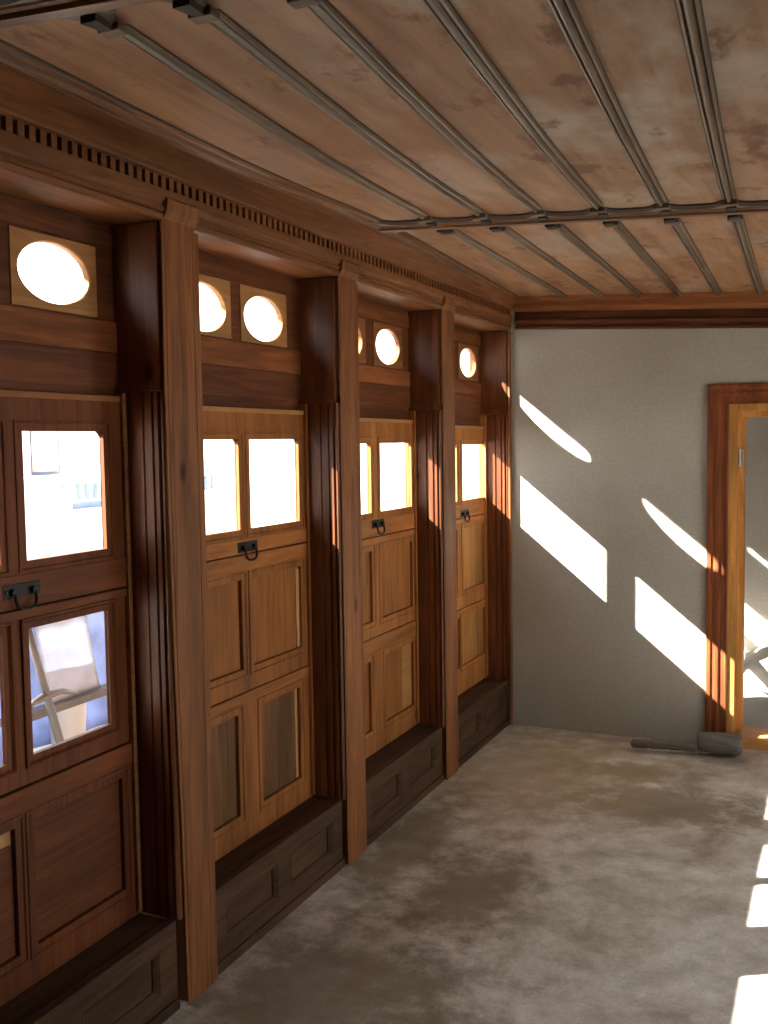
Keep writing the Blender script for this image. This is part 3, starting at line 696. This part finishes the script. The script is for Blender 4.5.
# ------------------------------------------------------------------ mallet on the floor
ml = empty('wooden_mallet', (1.16, 5.22, 0.0))
tag(ml, 'grey wooden mallet lying on the concrete in front of the doorway', 'mallet')
bm = NB()
ha, hb = Vector((1.045, 5.235, 0.052)), Vector((1.262, 5.265, 0.050))
ax = (hb - ha).normalized(); sd = ax.cross(Vector((0, 0, 1))).normalized(); up = sd.cross(ax)
loops = []
for u, ry, rz in ((0.0, 0.030, 0.026), (0.02, 0.040, 0.037), (0.08, 0.046, 0.043), (0.3, 0.052, 0.047), (0.6, 0.056, 0.050), (0.88, 0.056, 0.050), (0.96, 0.052, 0.046), (1.0, 0.040, 0.036)):
    p = ha.lerp(hb, u); lp = []
    for i in range(20):
        t_ = 2 * math.pi * i / 20; c_, s_ = math.cos(t_), math.sin(t_)
        q = 0.55
        lp.append(p + sd * ry * math.copysign(abs(c_) ** q, c_) + up * rz * math.copysign(abs(s_) ** q, s_))
    loops.append(lp)
loft(bm, loops); obj('head', bm, M['mallet'], ml, smooth=True)
bm = NB()
pts = []; rads = []
for i in range(29):
    u = i / 28
    pts.append((1.052 - 0.335 * u, 5.236 - 0.045 * u, 0.030 - 0.014 * u))
    r = 0.034 - 0.013 * u
    if i in (6, 7, 12, 13, 20): r *= 0.88
    if i == 28: r *= 0.4
    rads.append(r)
tube(bm, pts, rads, 14); obj('handle', bm, M['handle'], ml, smooth=True)

# ------------------------------------------------------------------ room beyond the doorway
bm = NB(); box(bm, -0.3, XR + 0.2, D + 0.0005, D2 + 0.2, -0.15, -0.001); tag(obj('floor_2', bm, M['floor2']), 'grey dusty floor of the room beyond the doorway', 'floor', kind='structure')
bm = NB(); box(bm, -0.3, XR + 0.2, D2, D2 + 0.2, -0.001, 2.62); tag(obj('wall_far', bm, M['plaster2']), 'pale end wall seen through the doorway', 'wall', kind='structure')
bm = NB(); box(bm, XR, XR + 0.2, D + 0.2, D2, -0.001, 2.62); tag(obj('wall_far_right', bm, M['plaster2']), 'right-hand wall of the room beyond the doorway', 'wall', kind='structure')
bm = NB(); box(bm, -0.3, XR + 0.2, D + 0.2, D2, 2.45, 2.62); tag(obj('ceiling_2', bm, M['plaster2']), 'ceiling of the room beyond the doorway', 'ceiling', kind='structure')
bm = NB()
s = D + PW + 0.01
rects = []
for (a, b_) in ((s + 0.02, s + 0.36), (s + 0.46, s + 0.80)):
    rects += [(a, b_, 1.35, 1.63), (a, b_, 0.82, 1.31), (a + 0.03, b_ - 0.03, 1.93, 2.03)]
rects_plate(bm, -0.25, -0.165, D + 0.2, D2, -0.001, 2.45, rects)
tag(obj('wall_far_left', bm, M['transom']), 'wooden window wall of the room beyond the doorway', 'wall', kind='structure')
bm = NB()                                            # white plaster heap, sunlit
nx_, ny_ = 26, 18
def heap(u, v):
    x = 0.70 + 1.25 * u; y = 6.64 + 0.47 * v
    h = 0.25 * math.exp(-((x - 1.36) / 0.34) ** 2) * (0.35 + 0.65 * math.sin(math.pi * min(1, max(0, v * 0.75)))) + 0.012 * math.sin(37 * x + 9 * y) * math.sin(23 * y)
    edge = min(1, u * 6, (1 - u) * 6, v * 5)
    return (x, y, max(0.0, h * max(0, edge)) + 0.001)
g = [[bm.verts.new(heap(i / nx_, j / ny_)) for j in range(ny_ + 1)] for i in range(nx_ + 1)]
for i in range(nx_):
    for j in range(ny_): bm.faces.new((g[i][j], g[i + 1][j], g[i + 1][j + 1], g[i][j + 1]))
ext = bmesh.ops.extrude_face_region(bm, geom=bm.faces[:])
for q in ext['geom']:
    if isinstance(q, bmesh.types.BMVert): q.co.z = 0.0
o = tag(obj('plaster_heap', bm, M['white'], smooth=True), 'white heap of plaster in the sunlight beyond the doorway', 'heap', kind='stuff')
bm = NB()
tube(bm, [(1.17, 6.58, 0.009), (1.205, 6.58, 0.028), (1.23, 6.575, 0.034), (1.26, 6.57, 0.026), (1.30, 6.56, 0.009), (1.40, 6.56, 0.009), (1.52, 6.55, 0.009)], 0.008, 8)
tag(obj('cable', bm, M['cable'], smooth=True), 'short dark bent cable by the white heap beyond the doorway', 'cable')

# ------------------------------------------------------------------ outside
bm = NB(); box(bm, -60, -0.301, -40, 60, -0.5, -0.12); tag(obj('ground', bm, M['ground']), 'pale ground outside the windows', 'ground', kind='structure')
bm = NB(); box(bm, XR + 0.2005, 60, -40, 60, -0.5, -0.12); tag(obj('yard', bm, M['ground']), 'pale yard outside the opposite wall', 'ground', kind='structure')
# tarpaulin hanging over a rail, white sheet leaning, pick and plank, bucket
bm = NB()
loops = []
for j in range(13):
    v = j / 12; z = -0.12 + 1.04 * v
    loops.append([(-2.45 + 0.035 * math.sin(9 * u + 2.2 * v) + 0.03 * math.sin(23 * u) * (1 - v), 3.2 + 2.1 * u / 1.0, z) for u in [i / 30 for i in range(31)]])
rows = loft(bm, loops, False, False)
bmesh.ops.solidify(bm, geom=bm.faces[:], thickness=0.012)
tag(obj('tarpaulin', bm, M['blue'], smooth=True), 'blue tarpaulin hanging behind the white sheet outside the nearest window', 'tarpaulin')
bm = NB()
loops = []
for j in range(9):
    v = j / 8
    loops.append([(-1.915 - 0.05 * v + 0.004 * math.sin(9 * u + v * 3), 3.79 + 0.38 * u - 0.03 * v, 0.312 + 0.40 * v) for u in [i / 12 for i in range(13)]])
loft(bm, loops, False, False); bmesh.ops.solidify(bm, geom=bm.faces[:], thickness=0.025)
tag(obj('leaning_board', bm, M['sheet'], smooth=True), 'white board leaning on a plank outside the nearest window', 'board')
bm = NB(); box(bm, -1.96, -1.88, 3.5, 4.6, 0.27, 0.31, bev=0.004)
for yy in (3.55, 4.5): box(bm, -1.95, -1.89, yy, yy + 0.06, -0.12, 0.27)
tag(obj('trestle', bm, M['tool']), 'grey plank on legs below the white board outside', 'trestle')
pk = empty('pickaxe', (-1.6, 3.6, -0.12)); tag(pk, 'pick with a long wooden shaft leaning on the plank outside the nearest window', 'pickaxe')
bm = NB(); tube(bm, [(-1.70, 3.44, 0.80), (-1.72, 3.52, 0.60), (-1.74, 3.60, 0.40), (-1.76, 3.68, 0.20), (-1.77, 3.78, -0.10)], [0.016, 0.018, 0.020, 0.022, 0.024], 10); obj('shaft', bm, M['tool'], pk, smooth=True)
bm = NB(); tube(bm, [(-1.73, 3.42, 0.36), (-1.735, 3.50, 0.41), (-1.74, 3.60, 0.425), (-1.745, 3.70, 0.42), (-1.75, 3.80, 0.385)], [0.008, 0.014, 0.024, 0.016, 0.008], 8); obj('head', bm, M['tool'], pk, smooth=True)
bm = NB()
prof = [(0.0, 0.0), (0.085, 0.0), (0.09, 0.01), (0.108, 0.24), (0.114, 0.245), (0.114, 0.26), (0.104, 0.26), (0.086, 0.02), (0.0, 0.02)]
loft(bm, [[(-2.27 + max(r, 1e-4) * math.cos(2 * math.pi * i / 24), 4.30 + max(r, 1e-4) * math.sin(2 * math.pi * i / 24), -0.02 + z * 1.25 - 0.1) for i in range(24)] for r, z in prof])
tag(obj('bucket', bm, M['bucket'], smooth=True), 'white plastic bucket standing under the plank outside', 'bucket')
# added screen, out of view, that blocks sun from the nearest bay's lower panes
hd = empty('added_sun_screen', (-2.2, 0.4, -0.12)); tag(hd, 'added timber screen outside, unseen, blocking sun from the nearest bay', 'sun_blocker')
bm = NB(); box(bm, -2.24, -2.20, -1.2, 1.55, -0.12, 2.91); obj('board_panel', bm, M['tool'], hd)
for yy in (-1.1, 0.0, 1.0):
    bm = NB(); box(bm, -2.34, -2.24, yy, yy + 0.09, -0.12, 2.88, bev=0.004); obj('prop', bm, M['tool'], hd)
# neighbour's house, its shaded side towards the windows
hs = empty('neighbour_house', (-9, 12, -0.12)); tag(hs, 'pale neighbouring house seen through the nearest window', 'house')
bm = NB(); rects_plate(bm, -8.4, -8.0, 8.0, 15.0, -0.12, 2.2, [(10.0, 10.55, 1.25, 1.95), (10.75, 11.7, 0.75, 1.15), (12.4, 13.2, 0.8, 1.8)])
box(bm, -12, -8.4, 8.0, 15.0, -0.12, 2.2); obj('wall', bm, M['house'], hs)
for (a, b_, z0, z1) in ((10.0, 10.55, 1.25, 1.95), (10.75, 11.7, 0.75, 1.15), (12.4, 13.2, 0.8, 1.8)):
    bm = NB(); box(bm, -8.25, -8.2, a, b_, z0, z1); obj('window', bm, M['bluewood'], hs)
bm = NB(); box(bm, -7.95, -7.4, 9.6, 13.5, 1.16, 1.24); obj('balcony_slab', bm, M['house'], hs)
bm = NB(); rects_plate(bm, -7.47, -7.42, 9.65, 13.5, 0.90, 1.16, [(9.70 + i * 0.16, 9.80 + i * 0.16, 0.93, 1.13) for i in range(23)])
obj('railing', bm, M['bluewood'], hs)
bm = NB(); box(bm, -8.0, -7.9, 10.02, 10.4, 1.3, 2.1); obj('pilaster', bm, M['pinkwall'], hs)
bm = NB(); loft(bm, [[(x, y, z) for x, z in ((-12.3, 2.2), (-7.8, 2.2), (-10, 3.1))] for y in (7.8, 15.2)]); obj('roof', bm, M['red_tile'], hs)

# ------------------------------------------------------------------ light
w = bpy.data.worlds.new('sky'); SC.world = w; w.use_nodes = True
bg = w.node_tree.nodes['Background']; bg.inputs[0].default_value = (1.0, 0.985, 0.965, 1); bg.inputs[1].default_value = 7.0
sl = bpy.data.lights.new('sun', 'SUN'); sl.energy = 85.0; sl.color = (1.0, 0.93, 0.82); sl.angle = RAD(0.55)
so = bpy.data.objects.new('sun', sl); C.objects.link(so)
d = Vector((1.0, 0.568, -0.84)).normalized(); so.rotation_euler = d.to_track_quat('-Z', 'Y').to_euler(); so.location = (-5, -3, 6)
def portal(name, loc, rot, sx, sy):
    l = bpy.data.lights.new(name, 'AREA'); l.shape = 'RECTANGLE'; l.size = sx; l.size_y = sy; l.cycles.is_portal = True
    o = bpy.data.objects.new(name, l); C.objects.link(o); o.location = loc; o.rotation_euler = rot
portal('portal_bays', (-0.31, (Y1 - P + D2) / 2, 1.3), (0, RAD(-90), 0), 2.5, D2 - Y1 + P)
portal('portal_door', (XR + 0.21, 2.375, 0.95), (0, RAD(90), 0), 1.9, 0.75)
portal('portal_right', (XR + 0.21, 4.2, 1.35), (0, RAD(90), 0), 1.0, 1.0)

# ------------------------------------------------------------------ camera
R_ = ((0.9088959354995689, 0.41676218521289204, -0.01474650497367496), (0.015032169780050687, -0.06808030989991073, -0.9975665919003283), (-0.41675197937430647, 0.9064625488019388, -0.06814275688160505))
cd = bpy.data.cameras.new('camera'); cam = bpy.data.objects.new('camera', cd); C.objects.link(cam); SC.camera = cam
cd.sensor_fit = 'VERTICAL'; cd.sensor_height = 24.0; cd.lens = 997.08 / 1024 * 24.0; cd.clip_start = 0.02; cd.clip_end = 300
r, dn, fw = (Vector(v) for v in R_)
mx = Matrix((( r.x, -dn.x, -fw.x, 1.7015), (r.y, -dn.y, -fw.y, 0.0), (r.z, -dn.z, -fw.z, 1.6), (0, 0, 0, 1)))
cam.matrix_world = mx
SC.view_settings.view_transform = 'Standard'; SC.view_settings.look = 'None'; SC.view_settings.gamma = 1.0; SC.view_settings.exposure = -0.25
SC.view_settings.use_curve_mapping = False
SC.cycles.max_bounces = 12; SC.cycles.diffuse_bounces = 8; SC.cycles.transparent_max_bounces = 16; SC.cycles.sample_clamp_indirect = 8.0
SC.cycles.caustics_reflective = False; SC.cycles.caustics_refractive = False; SC.cycles.use_denoising = True
